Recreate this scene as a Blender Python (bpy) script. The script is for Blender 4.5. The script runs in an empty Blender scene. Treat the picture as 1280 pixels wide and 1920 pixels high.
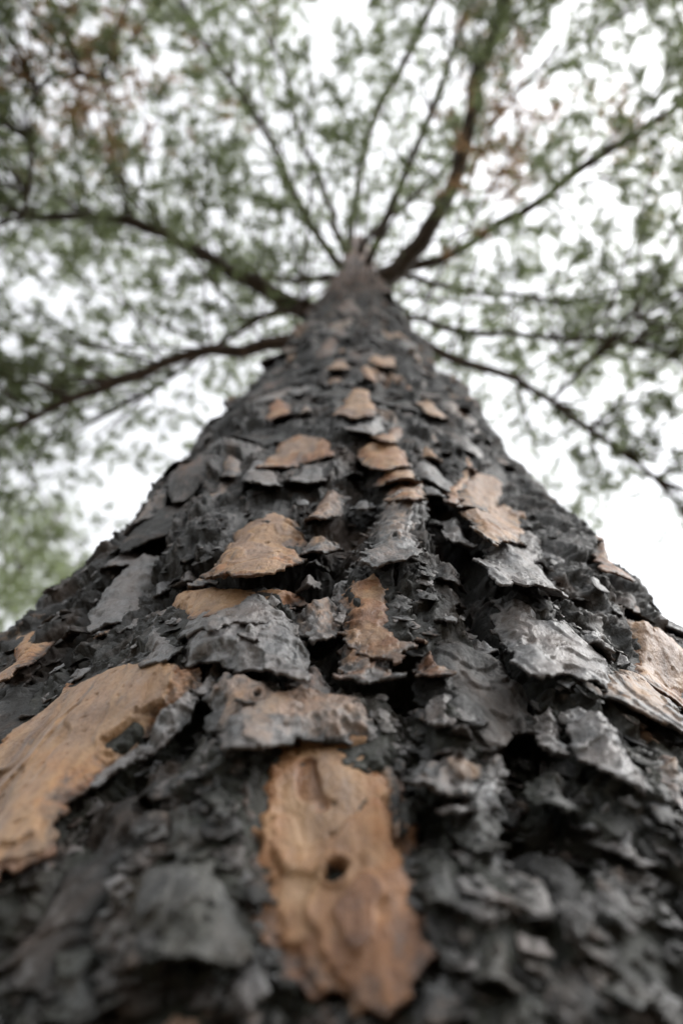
import bpy, math, random
import numpy as np

# ------------------------------------------------------------------ camera, sky, sun, exposure
scene = bpy.context.scene
FPX, PW, PH = 26.0 / 36.0 * 1920.0, 1280.0, 1920.0        # focal length in photo pixels
CAM_H = 1.30                                              # camera height above the ground
CAM = np.array([0.0, -0.45, CAM_H])
YAW, PITCH, ROLL = math.radians(-1.776), math.radians(67.55), math.radians(3.444)


def cam_axes():
    cp, sp = math.cos(PITCH), math.sin(PITCH)
    fw = np.array([math.sin(YAW) * cp, math.cos(YAW) * cp, sp])
    rt = np.array([math.cos(YAW), -math.sin(YAW), 0.0])
    up = np.cross(rt, fw)
    c, s = math.cos(ROLL), math.sin(ROLL)
    return rt * c + up * s, up * c - rt * s, fw


RT, UP, FW = cam_axes()
cd = bpy.data.cameras.new('camera')
cd.sensor_fit = 'VERTICAL'
cd.sensor_height = 36.0
cd.lens = 26.0
cd.clip_start = 0.005
cd.clip_end = 2000.0
cd.dof.use_dof = True
cd.dof.focus_distance = 0.33
cd.dof.aperture_fstop = 6.2
cam = bpy.data.objects.new('camera', cd)
scene.collection.objects.link(cam)
from mathutils import Matrix, Vector
m = Matrix.Identity(4)
for i in range(3):
    m[i][0], m[i][1], m[i][2], m[i][3] = RT[i], UP[i], -FW[i], CAM[i]
cam.matrix_world = m
scene.camera = cam

SUN_EL, SUN_AZ = math.radians(50), math.radians(112)      # azimuth clockwise from +y
world = bpy.data.worlds.new('World')
scene.world = world
world.use_nodes = True
wn = world.node_tree
wn.nodes.clear()
w_out = wn.nodes.new('ShaderNodeOutputWorld')
w_bg = wn.nodes.new('ShaderNodeBackground')
w_sky = wn.nodes.new('ShaderNodeTexSky')
w_sky.sky_type = 'NISHITA'
w_sky.sun_disc = False
w_sky.sun_elevation = SUN_EL
w_sky.sun_rotation = SUN_AZ
w_sky.air_density = 1.0
w_sky.dust_density = 1.0
w_hs = wn.nodes.new('ShaderNodeHueSaturation')            # overcast: the blue goes out of the sky
w_hs.inputs['Saturation'].default_value = 0.10
w_bg.inputs['Strength'].default_value = 0.15
wn.links.new(w_sky.outputs[0], w_hs.inputs['Color'])
wn.links.new(w_hs.outputs[0], w_bg.inputs[0])
wn.links.new(w_bg.outputs[0], w_out.inputs[0])

sun_d = bpy.data.lights.new('sun', 'SUN')
sun_d.energy = 0.5
sun_d.angle = math.radians(40)
sun_d.color = (1.0, 0.97, 0.93)
sun = bpy.data.objects.new('sun', sun_d)
sun.rotation_euler = (math.radians(90) - SUN_EL, 0, -SUN_AZ + math.pi)
scene.collection.objects.link(sun)

scene.view_settings.view_transform = 'Standard'
scene.view_settings.look = 'None'
scene.view_settings.exposure = 2.0
scene.view_settings.gamma = 1.0
scene.cycles.use_denoising = True
scene.cycles.max_bounces = 5

rng = np.random.default_rng(7)
random.seed(7)

# ------------------------------------------------------------------ numpy noise
_P = np.random.default_rng(3).permutation(512).astype(np.int32)
_ga = np.random.default_rng(4).uniform(0, 2 * math.pi, 512)
_GX, _GY = np.cos(_ga).astype(np.float32), np.sin(_ga).astype(np.float32)
_RND = np.random.default_rng(5).random((512, 4)).astype(np.float32)


def hsh(i, j, k=0):
    return _P[(_P[(_P[i & 511] + j) & 511] + k) & 511]


def perlin(x, y, seed=0.0):
    """gradient noise in the plane; another seed is another sheet"""
    x = np.asarray(x, np.float32)
    y = np.asarray(y, np.float32)
    k = int(round(float(seed) * 10))
    x0, y0 = np.floor(x), np.floor(y)
    xi, yi = x0.astype(np.int32), y0.astype(np.int32)
    xf, yf = x - x0, y - y0
    u, v = [t * t * t * (t * (t * 6 - 15) + 10) for t in (xf, yf)]
    row = []
    for b in (0, 1):
        e = []
        for a in (0, 1):
            h = _P[(_P[(_P[(xi + a) & 511] + yi + b) & 511] + k) & 511]
            e.append(_GX[h] * (xf - a) + _GY[h] * (yf - b))
        row.append(e[0] + u * (e[1] - e[0]))
    return (row[0] + v * (row[1] - row[0])) * np.float32(1.35)


def fbm(x, y, z=0.0, octv=4, gain=0.5):
    s, a = 0, 1.0
    for o in range(octv):
        s = s + a * perlin(x, y, z + 17.0 * o)
        x, y, a = np.asarray(x, np.float32) * np.float32(2.03) + np.float32(3.1), np.asarray(y, np.float32) * np.float32(2.03) + np.float32(1.7), a * gain
    return s


def shingle(x, y, seed):
    """cells whose face is a small tilted slab: returns (slab height, distance to the border, id)"""
    xi, yi = np.floor(x).astype(np.int32), np.floor(y).astype(np.int32)
    f1 = np.full(x.shape, 9.0, np.float32)
    f2 = f1.copy()
    hh = np.zeros(x.shape, np.float32)
    idd = np.zeros(x.shape, np.int32)
    for b in (-1, 0, 1):
        for a in (-1, 0, 1):
            h = hsh(xi + a, yi + b, seed)
            r = _RND[h]
            dx, dy = x - (xi + a + r[..., 0]), y - (yi + b + r[..., 1])
            d = dx * dx + dy * dy
            sl = -dy * (0.35 + 0.9 * r[..., 3]) + (r[..., 0] - .5) * 1.1 * dx + (r[..., 2] - .5) * 1.3
            n = d < f1
            f2 = np.where(n, f1, np.minimum(f2, d))
            hh = np.where(n, sl, hh)
            idd = np.where(n, h, idd)
            f1 = np.where(n, d, f1)
    return hh, np.sqrt(f2) - np.sqrt(f1), idd


def sstep(a, b, x):
    t = np.clip((x - a) / (b - a), 0, 1)
    return t * t * (3 - 2 * t)


# ------------------------------------------------------------------ the trunk's own coordinates
ZK = np.array([-1.35, -1.0, -.5, 0.0, .25, .6, 1.2, 2.5, 4.5, 7.0, 10.0, 13.0])
RK = np.array([.42, .36, .325, .307, .291, .268, .230, .187, .140, .138, .120, .030])


def rad(zr):                       # trunk radius at a height above the camera
    return np.interp(zr, ZK, RK)


def surf(th, zr, h=0.0):           # th: angle from the side that faces the camera
    r = rad(zr) + h
    return np.stack([r * np.sin(th), -r * np.cos(th), zr + CAM_H], -1)


def ray(px, py):
    v = RT * (px - 640) / FPX + UP * (960 - py) / FPX + FW
    return v / np.linalg.norm(v)


def to_pixel(P):
    q = np.asarray(P) - CAM
    w = q @ FW
    w = np.where(w < 1e-3, 1e-3, w)
    return 640 + FPX * (q @ RT) / w, 960 - FPX * (q @ UP) / w, w


def on_trunk(px, py, off=0.004):   # where the line of sight meets the bark: (th, height above camera)
    v = ray(px, py)
    t = np.exp(np.linspace(math.log(.1), math.log(9), 1500))
    P = CAM + t[:, None] * v
    g = np.hypot(P[:, 0], P[:, 1]) - rad(P[:, 2] - CAM_H) - off
    k = np.where(g < 0)[0]
    i = k[0] if len(k) else int(np.argmin(g))
    if len(k) and i > 0:
        f = g[i - 1] / (g[i - 1] - g[i])
        p = P[i - 1] + f * (P[i] - P[i - 1])
    else:
        p = P[i]
    return math.atan2(p[0], -p[1]), p[2] - CAM_H


# ------------------------------------------------------------------ materials
def nodes(mat):
    mat.use_nodes = True
    nt = mat.node_tree
    nt.nodes.clear()
    o = nt.nodes.new('ShaderNodeOutputMaterial')
    b = nt.nodes.new('ShaderNodeBsdfPrincipled')
    nt.links.new(b.outputs[0], o.inputs[0])
    return nt, b, o


def N(nt, kind, **kw):
    n = nt.nodes.new('ShaderNode' + kind)
    for k, v in kw.items():
        setattr(n, k, v)
    return n


def noise_node(nt, vec, scale, detail=4, rough=.55, dist=0.0):
    n = N(nt, 'TexNoise')
    n.inputs['Scale'].default_value = scale
    n.inputs['Detail'].default_value = detail
    n.inputs['Roughness'].default_value = rough
    n.inputs['Distortion'].default_value = dist
    nt.links.new(vec, n.inputs['Vector'])
    return n.outputs[0]


def ramp(nt, fac, stops):
    r = N(nt, 'ValToRGB')
    e = r.color_ramp.elements
    while len(e) < len(stops):
        e.new(0.5)
    for k, (p, c) in enumerate(stops):
        e[k].position = p
        e[k].color = (*c, 1) if len(c) == 3 else c
    nt.links.new(fac, r.inputs[0])
    return r.outputs[0]


def math_node(nt, op, a, b=None, clamp=False):
    n = N(nt, 'Math', operation=op)
    n.use_clamp = clamp
    for k, v in enumerate((a, b)):
        if v is None:
            continue
        if isinstance(v, (int, float)):
            n.inputs[k].default_value = v
        else:
            nt.links.new(v, n.inputs[k])
    return n.outputs[0]


def mix(nt, fac, a, b):
    n = N(nt, 'Mix', data_type='RGBA')
    for s, v in ((n.inputs[0], fac), (n.inputs[6], a), (n.inputs[7], b)):
        if isinstance(v, (int, float)):
            s.default_value = v
        elif isinstance(v, tuple):
            s.default_value = (*v, 1)
        else:
            nt.links.new(v, s)
    return n.outputs[2]


def bark_material():
    mat = bpy.data.materials.new('pine_bark')
    nt, b, o = nodes(mat)
    geo = N(nt, 'NewGeometry')
    pos = geo.outputs['Position']
    at = N(nt, 'Attribute', attribute_name='bark')
    sep = N(nt, 'SeparateColor')
    nt.links.new(at.outputs['Color'], sep.inputs[0])
    tan, grey, hue, moss_shade = sep.outputs[0], sep.outputs[1], sep.outputs[2], at.outputs['Alpha']
    mp = N(nt, 'Mapping')
    mp.inputs['Scale'].default_value = (1, 1, .55)
    nt.links.new(pos, mp.inputs[0])
    v = mp.outputs[0]
    n_big = noise_node(nt, v, 60, 5, .6)
    n_mid = noise_node(nt, v, 260, 5, .62)
    n_fin = noise_node(nt, v, 1100, 3, .6)
    crust = ramp(nt, n_mid, [(.34, (.0035, .0032, .003)), (.56, (.008, .0074, .007)), (.76, (.030, .028, .026))])
    greyc = ramp(nt, math_node(nt, 'ADD', math_node(nt, 'MULTIPLY', n_mid, .6), math_node(nt, 'MULTIPLY', n_big, .4)),
                 [(.32, (.034, .034, .034)), (.5, (.118, .119, .124)), (.68, (.27, .274, .29))])
    greyc = mix(nt, ramp(nt, n_big, [(.42, (0, 0, 0)), (.66, (.75, .75, .75))]), greyc, (.105, .078, .064))
    hv = math_node(nt, 'ADD', hue, math_node(nt, 'MULTIPLY', math_node(nt, 'SUBTRACT', n_big, .5), .55))
    tanc = ramp(nt, hv, [(0.0, (.075, .042, .030)), (.22, (.185, .088, .046)), (.42, (.28, .134, .058)), (.62, (.345, .214, .115)), (.82, (.285, .185, .125)), (1.0, (.21, .145, .112))])
    speck = ramp(nt, n_fin, [(.30, (.55, .5, .48)), (.46, (1, 1, 1))])
    mul = N(nt, 'Mix', data_type='RGBA', blend_type='MULTIPLY')
    mul.inputs[0].default_value = .7
    nt.links.new(tanc, mul.inputs[6])
    nt.links.new(speck, mul.inputs[7])
    tanc = mul.outputs[2]
    mp2 = N(nt, 'Mapping')
    mp2.inputs['Scale'].default_value = (1, 1, .22)
    nt.links.new(pos, mp2.inputs[0])
    n_str = noise_node(nt, mp2.outputs[0], 150, 5, .65, .6)
    n_lrg = noise_node(nt, v, 28, 4, .6, .8)
    for fac_, st_, am_ in ((n_str, [(.32, (.50, .44, .40)), (.52, (1, 1, 1)), (.72, (1.0, .93, .82))], .75), (n_lrg, [(.34, (.45, .40, .38)), (.52, (1, 1, 1)), (.70, (1.0, .84, .66))], .8)):
        mm = N(nt, 'Mix', data_type='RGBA', blend_type='MULTIPLY')
        mm.inputs[0].default_value = am_
        nt.links.new(tanc, mm.inputs[6])
        nt.links.new(ramp(nt, fac_, st_), mm.inputs[7])
        tanc = mm.outputs[2]
    crust = mix(nt, ramp(nt, n_lrg, [(.50, (0, 0, 0)), (.70, (.85, .85, .85))]), crust, (.050, .030, .020))
    soot = ramp(nt, math_node(nt, 'ADD', math_node(nt, 'MULTIPLY', n_str, .5), math_node(nt, 'MULTIPLY', n_big, .5)), [(.34, (.7, .7, .7)), (.41, (0, 0, 0))])
    tanc = mix(nt, soot, tanc, greyc)

    def ragged(x, amp):
        s = math_node(nt, 'ADD', x, math_node(nt, 'MULTIPLY', math_node(nt, 'SUBTRACT', n_mid, .5), amp))
        return math_node(nt, 'MULTIPLY', math_node(nt, 'SUBTRACT', s, .25), 2.0, True)
    c = mix(nt, ragged(grey, 1.5), crust, greyc)
    c = mix(nt, ragged(tan, 1.0), c, tanc)
    moss_shade_c = ramp(nt, n_mid, [(.35, (.005, .006, .004)), (.65, (.028, .032, .022))])  # moss green, darkened to paint in the shade low on the trunk
    c = mix(nt, math_node(nt, 'MULTIPLY', moss_shade, math_node(nt, 'MULTIPLY', n_big, 1.3), True), c, moss_shade_c)
    nt.links.new(c, b.inputs['Base Color'])
    ro = N(nt, 'MapRange')
    nt.links.new(n_mid, ro.inputs[0])
    ro.inputs[1].default_value, ro.inputs[2].default_value = .3, .7
    ro.inputs[3].default_value, ro.inputs[4].default_value = .36, .66
    nt.links.new(math_node(nt, 'SUBTRACT', math_node(nt, 'ADD', ro.outputs[0], .16), math_node(nt, 'MULTIPLY', grey, .30), True), b.inputs['Roughness'])
    b.inputs['Specular IOR Level'].default_value = .45
    bp = N(nt, 'Bump')
    bp.inputs['Strength'].default_value = .8
    bp.inputs['Distance'].default_value = .0016
    hgt = math_node(nt, 'ADD', math_node(nt, 'MULTIPLY', n_mid, 1.0), math_node(nt, 'MULTIPLY', n_fin, .35))
    nt.links.new(hgt, bp.inputs['Height'])
    nt.links.new(bp.outputs[0], b.inputs['Normal'])
    return mat


def upper_bark_material():
    mat = bpy.data.materials.new('branch_bark')
    nt, b, o = nodes(mat)
    geo = N(nt, 'NewGeometry')
    n = noise_node(nt, geo.outputs['Position'], 45, 5, .6)
    c = ramp(nt, n, [(.3, (.022, .017, .014)), (.55, (.062, .044, .034)), (.75, (.13, .09, .065))])
    nt.links.new(c, b.inputs['Base Color'])
    b.inputs['Roughness'].default_value = .85
    bp = N(nt, 'Bump')
    bp.inputs['Distance'].default_value = .006
    nt.links.new(n, bp.inputs['Height'])
    nt.links.new(bp.outputs[0], b.inputs['Normal'])
    return mat


def needle_material(name, dark, light, trans):
    mat = bpy.data.materials.new(name)
    nt, b, o = nodes(mat)
    geo = N(nt, 'NewGeometry')
    n = noise_node(nt, geo.outputs['Position'], 2.6, 3)
    c = ramp(nt, n, [(.35, dark), (.65, light)])
    nt.links.new(c, b.inputs['Base Color'])
    b.inputs['Roughness'].default_value = .6
    tr = N(nt, 'BsdfTranslucent')
    tr.inputs[0].default_value = (*trans, 1)
    ms = N(nt, 'MixShader')
    ms.inputs[0].default_value = .5
    nt.links.new(b.outputs[0], ms.inputs[1])
    nt.links.new(tr.outputs[0], ms.inputs[2])
    nt.links.new(ms.outputs[0], o.inputs[0])
    return mat


def ground_material():
    mat = bpy.data.materials.new('needle_litter')
    nt, b, o = nodes(mat)
    geo = N(nt, 'NewGeometry')
    n1 = noise_node(nt, geo.outputs['Position'], 3, 6)
    n2 = noise_node(nt, geo.outputs['Position'], 60, 4)
    c = ramp(nt, n1, [(.3, (.05, .035, .02)), (.5, (.12, .08, .05)), (.7, (.06, .07, .03))])
    nt.links.new(c, b.inputs['Base Color'])
    b.inputs['Roughness'].default_value = .95
    bp = N(nt, 'Bump')
    bp.inputs['Distance'].default_value = .02
    nt.links.new(n2, bp.inputs['Height'])
    nt.links.new(bp.outputs[0], b.inputs['Normal'])
    return mat


BARK = bark_material()
UBARK = upper_bark_material()
GREEN = needle_material('green_needles', (.042, .050, .026), (.085, .098, .052), (.25, .30, .14))
BROWN = needle_material('dry_needles', (.10, .058, .030), (.19, .118, .062), (.36, .22, .11))
LITTER = ground_material()


def link(name, verts, faces, mat, parent=None, smooth=True, col=None):
    """one mesh object from arrays; faces is an (n,3) or (n,4) array or a list of such arrays"""
    me = bpy.data.meshes.new(name)
    fl = faces if isinstance(faces, list) else [faces]
    fl = [np.asarray(f, np.int32) for f in fl if len(f)]
    tot = np.concatenate([np.full(len(f), f.shape[1], np.int32) for f in fl])
    idx = np.concatenate([f.ravel() for f in fl])
    verts = np.asarray(verts, np.float32)
    me.vertices.add(len(verts))
    me.vertices.foreach_set('co', verts.ravel())
    me.loops.add(len(idx))
    me.loops.foreach_set('vertex_index', idx)
    me.polygons.add(len(tot))
    me.polygons.foreach_set('loop_start', np.concatenate([[0], np.cumsum(tot)[:-1]]).astype(np.int32))
    me.polygons.foreach_set('loop_total', tot)
    me.polygons.foreach_set('use_smooth', np.full(len(tot), smooth))
    me.update(calc_edges=True)
    if col is not None:
        a = me.attributes.new('bark', 'FLOAT_COLOR', 'POINT')
        a.data.foreach_set('color', np.asarray(col, np.float32).ravel())
    me.materials.append(mat)
    ob = bpy.data.objects.new(name, me)
    scene.collection.objects.link(ob)
    if parent is not None:
        ob.parent = parent
    return ob


# ------------------------------------------------------------------ ground
gn = 60
gx = np.sign(np.linspace(-1, 1, gn)) * np.abs(np.linspace(-1, 1, gn)) ** 3 * 300
GX, GY = np.meshgrid(gx, gx)
GZ = fbm(GX * .2, GY * .2, 0, 3) * .06 * np.clip(np.hypot(GX, GY) / 4, .1, 1) - .03
gi = np.arange(gn * gn).reshape(gn, gn)
gq = np.stack([gi[:-1, :-1], gi[:-1, 1:], gi[1:, 1:], gi[1:, :-1]], -1).reshape(-1, 4)
g = link('ground', np.stack([GX, GY, GZ], -1).reshape(-1, 3), gq, LITTER)
g['kind'] = 'structure'

# ------------------------------------------------------------------ the pine
tree = bpy.data.objects.new('pine_tree', None)
scene.collection.objects.link(tree)
tree['label'] = 'large pine seen from its foot, dark flaky bark with orange plates, branches spreading overhead'
tree['category'] = 'tree'

# outlines of the plates, read off the photograph and laid on the trunk where they sit
# (style, lift of the free lower edge mm, base height mm, outline)
PL = [
 # --- middle of the picture, in focus
 ('centre', 3, 2, [(478,1430),(520,1370),(610,1350),(700,1345),(745,1390),(758,1480),(762,1560),(782,1640),(798,1720),(796,1780),(770,1830),(705,1862),(640,1850),(575,1815),(520,1760),(488,1700),(478,1600),(470,1520)]),
 ('greytan', 6, 5, [(405,1285),(430,1258),(480,1262),(520,1282),(560,1276),(610,1292),(650,1290),(690,1306),(698,1318),(680,1326),(690,1338),(640,1338),(620,1348),(560,1350),(530,1362),(500,1392),(460,1390),(430,1362),(412,1330)]),
 ('tan', 4, 5, [(640,1095),(655,1075),(700,1065),(738,1076),(746,1110),(745,1150),(762,1178),(782,1192),(752,1204),(742,1232),(705,1216),(665,1192),(645,1165),(650,1125)]),
 ('tangrey', 8, 3, [(638,1205),(655,1186),(690,1192),(722,1212),(750,1228),(754,1262),(712,1256),(690,1262),(660,1260),(632,1262),(642,1238)]),
 ('greytan', 9, 4, [(708,965),(730,930),(752,918),(792,925),(800,950),(776,985),(772,1005),(782,1030),(760,1050),(722,1056),(690,1048),(682,1040),(702,1008)]),
 ('tan', 5, 5, [(735,898),(770,892),(798,905),(796,928),(760,932),(728,924)]),
 ('brown', 9, 6, [(388,1052),(410,1026),(428,994),(470,968),(520,958),(562,970),(566,1002),(556,1030),(528,1052),(490,1066),(450,1068),(415,1062)]),
 ('orange', 1, 1, [(322,1112),(350,1098),(420,1094),(490,1100),(530,1098),(560,1108),(500,1124),(450,1130),(410,1146),(350,1148),(330,1135)]),
 ('grey', 5, 2, [(318,1160),(335,1142),(370,1138),(410,1128),(430,1132),(470,1118),(492,1120),(520,1098),(530,1116),(502,1130),(540,1140),(524,1148),(490,1152),(470,1160),(430,1160),(400,1178),(360,1182),(330,1176)]),
 ('grey', 8, 3, [(335,1202),(350,1186),(400,1172),(430,1164),(470,1162),(520,1158),(552,1172),(560,1200),(556,1240),(545,1266),(515,1250),(490,1236),(470,1220),(452,1228),(425,1206),(395,1208),(345,1216)]),
 ('grey', 7, 4, [(440,1170),(480,1160),(540,1150),(556,1160),(530,1170),(500,1172),(470,1182)]),
 ('grey', 6, 3, [(262,1190),(280,1172),(310,1168),(330,1182),(330,1205),(308,1228),(270,1232)]),
 ('grey', 7, 4, [(435,1290),(450,1272),(478,1266),(496,1282),(478,1296),(450,1296)]),
 ('grey', 4, 3, [(640,1120),(620,1100),(630,1075),(648,1080),(650,1130),(640,1165),(625,1160)]),
 ('tan', 4, 4, [(780,1210),(800,1192),(830,1200),(848,1228),(858,1250),(820,1252),(790,1240)]),
 ('grey', 7, 3, [(810,1140),(826,1120),(846,1112),(862,1140),(858,1156),(836,1152)]),
 ('brown', 5, 3, [(765,1165),(785,1140),(808,1136),(812,1165),(800,1190),(780,1184)]),
 # --- left side
 ('wood', 5, 4, [(-60,1440),(0,1376),(60,1328),(130,1272),(205,1243),(300,1236),(350,1246),(352,1275),(322,1318),(290,1342),(240,1378),(200,1420),(150,1456),(110,1490),(80,1540),(40,1590),(-60,1640)]),
 ('grey', 9, 5, [(248,1372),(290,1336),(325,1308),(352,1270),(362,1290),(345,1330),(305,1352),(275,1368),(260,1385),(200,1430),(175,1455),(180,1420)]),
 ('tan', 3, 4, [(165,1180),(186,1146),(226,1100),(228,1118),(205,1156),(182,1182)]),
 ('tan', 3, 4, [(0,1258),(36,1206),(82,1172),(66,1208),(30,1244),(6,1268)]),
 # --- right side
 ('grey', 14, 5, [(905,1062),(930,1030),(958,1002),(985,990),(1008,1012),(1012,1040),(1030,1062),(1055,1090),(1052,1106),(1018,1100),(990,1098),(958,1092),(930,1098)]),
 ('grey', 6, 5, [(938,1120),(968,1130),(1004,1150),(1022,1168),(1060,1160),(1095,1180),(1120,1196),(1168,1222),(1165,1252),(1110,1258),(1075,1240),(1045,1238),(1034,1262),(1008,1268),(985,1235),(965,1200),(950,1155)]),
 ('grey', 10, 5, [(1080,1170),(1120,1172),(1160,1190),(1175,1210),(1140,1208),(1110,1196)]),
 ('brown', 6, 6, [(858,935),(866,900),(888,880),(930,884),(955,902),(950,930),(920,938),(890,936)]),
 ('brown', 12, 7, [(880,955),(905,936),(950,935),(990,960),(1000,985),(960,1000),(925,1012),(900,990)]),
 ('lightgrey', 11, 9, [(1062,1335),(1075,1312),(1100,1318),(1118,1318),(1160,1350),(1200,1378),(1216,1410),(1216,1466),(1180,1446),(1135,1432),(1112,1410),(1085,1372)]),
 ('tangrey', 5, 3, [(1150,1332),(1190,1345),(1215,1372),(1250,1400),(1290,1430),(1290,1520),(1262,1490),(1240,1440),(1216,1400),(1180,1365)]),
 ('tan', 4, 4, [(1158,1186),(1200,1205),(1240,1236),(1300,1282),(1300,1330),(1244,1292),(1205,1258),(1178,1222)]),
 ('greytan', 6, 4, [(1090,1262),(1130,1255),(1180,1262),(1230,1300),(1290,1340),(1290,1370),(1220,1345),(1160,1312),(1110,1296)]),
 ('tan', 3, 5, [(1108,1000),(1124,1010),(1140,1060),(1152,1100),(1140,1096),(1120,1050)]),
 ('lightgrey', 9, 4, [(1125,1545),(1150,1528),(1185,1515),(1225,1540),(1238,1575),(1220,1600),(1180,1585),(1150,1560)]),
 ('grey', 8, 4, [(1090,1500),(1120,1482),(1170,1492),(1185,1512),(1150,1520),(1120,1530)]),
 ('moss_shade_grey', 7, 4, [(1000,1440),(1040,1420),(1080,1450),(1090,1500),(1060,1510),(1020,1490)]),
 ('grey', 7, 4, [(1010,1330),(1040,1300),(1060,1340),(1075,1390),(1050,1400),(1020,1370)]),
 ('lightgrey', 6, 4, [(1215,1605),(1245,1612),(1290,1660),(1290,1720),(1255,1680),(1228,1640)]),
 # --- shingled patch right of the centre plate
 ('lightgrey', 6, 6, [(800,1305),(815,1288),(842,1284),(862,1300),(866,1325),(842,1342),(812,1336)]),
 ('grey', 8, 5, [(838,1345),(870,1336),(900,1340),(896,1352),(866,1356)]),
 ('grey', 8, 5, [(850,1385),(880,1372),(905,1372),(902,1388),(870,1392)]),
 ('grey', 8, 4, [(806,1362),(835,1358),(868,1368),(850,1380),(822,1378)]),
 ('grey', 7, 4, [(878,1318),(905,1308),(928,1320),(918,1338),(890,1336)]),
 ('grey', 7, 4, [(905,1360),(930,1350),(945,1372),(930,1392),(908,1384)]),
 ('greytan', 9, 5, [(770,1430),(800,1415),(850,1412),(895,1415),(935,1405),(950,1420),(915,1440),(870,1450),(830,1456),(795,1452)]),
 ('lightgrey', 8, 5, [(860,1470),(885,1450),(930,1440),(948,1455),(942,1470),(905,1486),(875,1492),(850,1496),(828,1478)]),
 ('moss_shade_grey', 6, 4, [(830,1490),(870,1496),(940,1478),(950,1520),(952,1568),(905,1572),(862,1536)]),
 ('moss_shade_grey', 8, 4, [(752,1485),(790,1465),(800,1475),(780,1500),(752,1540),(748,1510)]),
 ('lightgrey', 7, 5, [(895,1582),(932,1578),(966,1602),(962,1662),(925,1668),(906,1650)]),
 ('moss_shade_grey', 5, 3, [(785,1570),(840,1545),(880,1570),(890,1640),(860,1690),(800,1690),(782,1640)]),
 ('moss_shade_grey', 6, 3, [(868,1772),(900,1742),(960,1722),(1008,1752),(1002,1800),(955,1826),(900,1812)]),
 ('moss_shade_grey', 4, 2, [(880,1860),(950,1840),(1040,1860),(1090,1920),(1060,1960),(900,1960)]),
 ('moss_shade_grey', 5, 3, [(1130,1760),(1200,1740),(1260,1770),(1270,1840),(1200,1860),(1140,1830)]),
 # --- lower left, out of focus
 ('moss_shade_grey', 14, 5, [(200,1692),(235,1640),(285,1604),(365,1585),(430,1606),(456,1655),(452,1720),(436,1782),(375,1772),(318,1766),(268,1742),(232,1712)]),
 ('moss_shade_grey', 6, 3, [(300,1520),(340,1500),(390,1520),(430,1560),(425,1600),(370,1580),(310,1590)]),
 ('moss_shade_grey', 6, 4, [(370,1400),(400,1388),(425,1410),(435,1460),(420,1510),(385,1480)]),
 ('moss_shade_grey', 5, 3, [(60,1800),(120,1760),(190,1750),(225,1790),(215,1860),(140,1890),(70,1870)]),
 ('moss_shade_grey', 4, 3, [(-20,1880),(40,1850),(110,1890),(120,1960),(-20,1960)]),
 ('edgebrown', 3, 3, [(430,1450),(460,1438),(488,1450),(486,1520),(498,1610),(508,1690),(480,1690),(455,1640),(450,1560),(438,1500)]),
 ('edgebrown', 4, 2, [(560,1790),(600,1800),(650,1850),(640,1900),(580,1900),(540,1850)]),
 ('edgebrown', 3, 2, [(700,1880),(750,1860),(800,1880),(790,1960),(700,1960)]),
 ('brown', 3, 2, [(230,1880),(320,1850),(420,1870),(430,1960),(230,1960)]),
 ('tan', 3, 4, [(700,1392),(735,1402),(752,1440),(758,1490),(748,1560),(738,1500),(712,1450)]),
 # --- higher up, softening
 ('tan', 8, 6, [(482,862),(498,842),(520,818),(560,806),(600,806),(625,815),(618,842),(565,846),(530,858)]),
 ('grey', 10, 6, [(445,888),(470,872),(510,870),(530,882),(520,896),(480,900)]),
 ('grey', 12, 6, [(528,888),(560,866),(600,852),(622,856),(610,880),(570,894)]),
 ('tan', 8, 6, [(672,828),(700,818),(740,816),(772,836),(764,862),(720,866),(690,856)]),
 ('tan', 7, 6, [(704,880),(740,870),(785,876),(790,888),(750,888)]),
 ('brown', 9, 6, [(568,958),(585,930),(618,908),(648,918),(636,944),(600,962)]),
 ('tan', 8, 6, [(788,826),(810,822),(836,842),(832,852),(806,844)]),
 ('tan', 8, 6, [(866,846),(884,842),(904,864),(896,872)]),
 ('tan', 8, 6, [(700,808),(730,792),(765,788),(762,804),(730,816)]),
 ('tan', 8, 6, [(630,768),(640,738),(668,722),(694,726),(708,748),(700,770),(664,774)]),
 ('grey', 8, 6, [(652,800),(670,782),(712,776),(730,784),(700,804)]),
 ('orange', 8, 6, [(488,768),(496,748),(520,740),(545,752),(540,770),(510,776)]),
 ('greytan', 8, 6, [(545,772),(562,756),(588,752),(580,770)]),
 ('tan', 8, 6, [(778,752),(800,742),(832,754),(842,772),(810,772)]),
 ('tan', 8, 6, [(608,680),(628,670),(656,672),(652,686),(624,686)]),
 ('tan', 8, 6, [(688,668),(706,660),(746,668),(746,682),(710,678)]),
 ('tan', 8, 6, [(672,684),(690,678),(712,694),(702,708),(684,700)]),
 ('tan', 8, 6, [(758,712),(778,706),(812,722),(800,728)]),
 ('brown', 8, 6, [(628,648),(640,640),(652,648),(644,656)]),
 ('tan', 8, 6, [(846,900),(870,872),(890,874),(872,912),(856,930)]),
]
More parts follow.
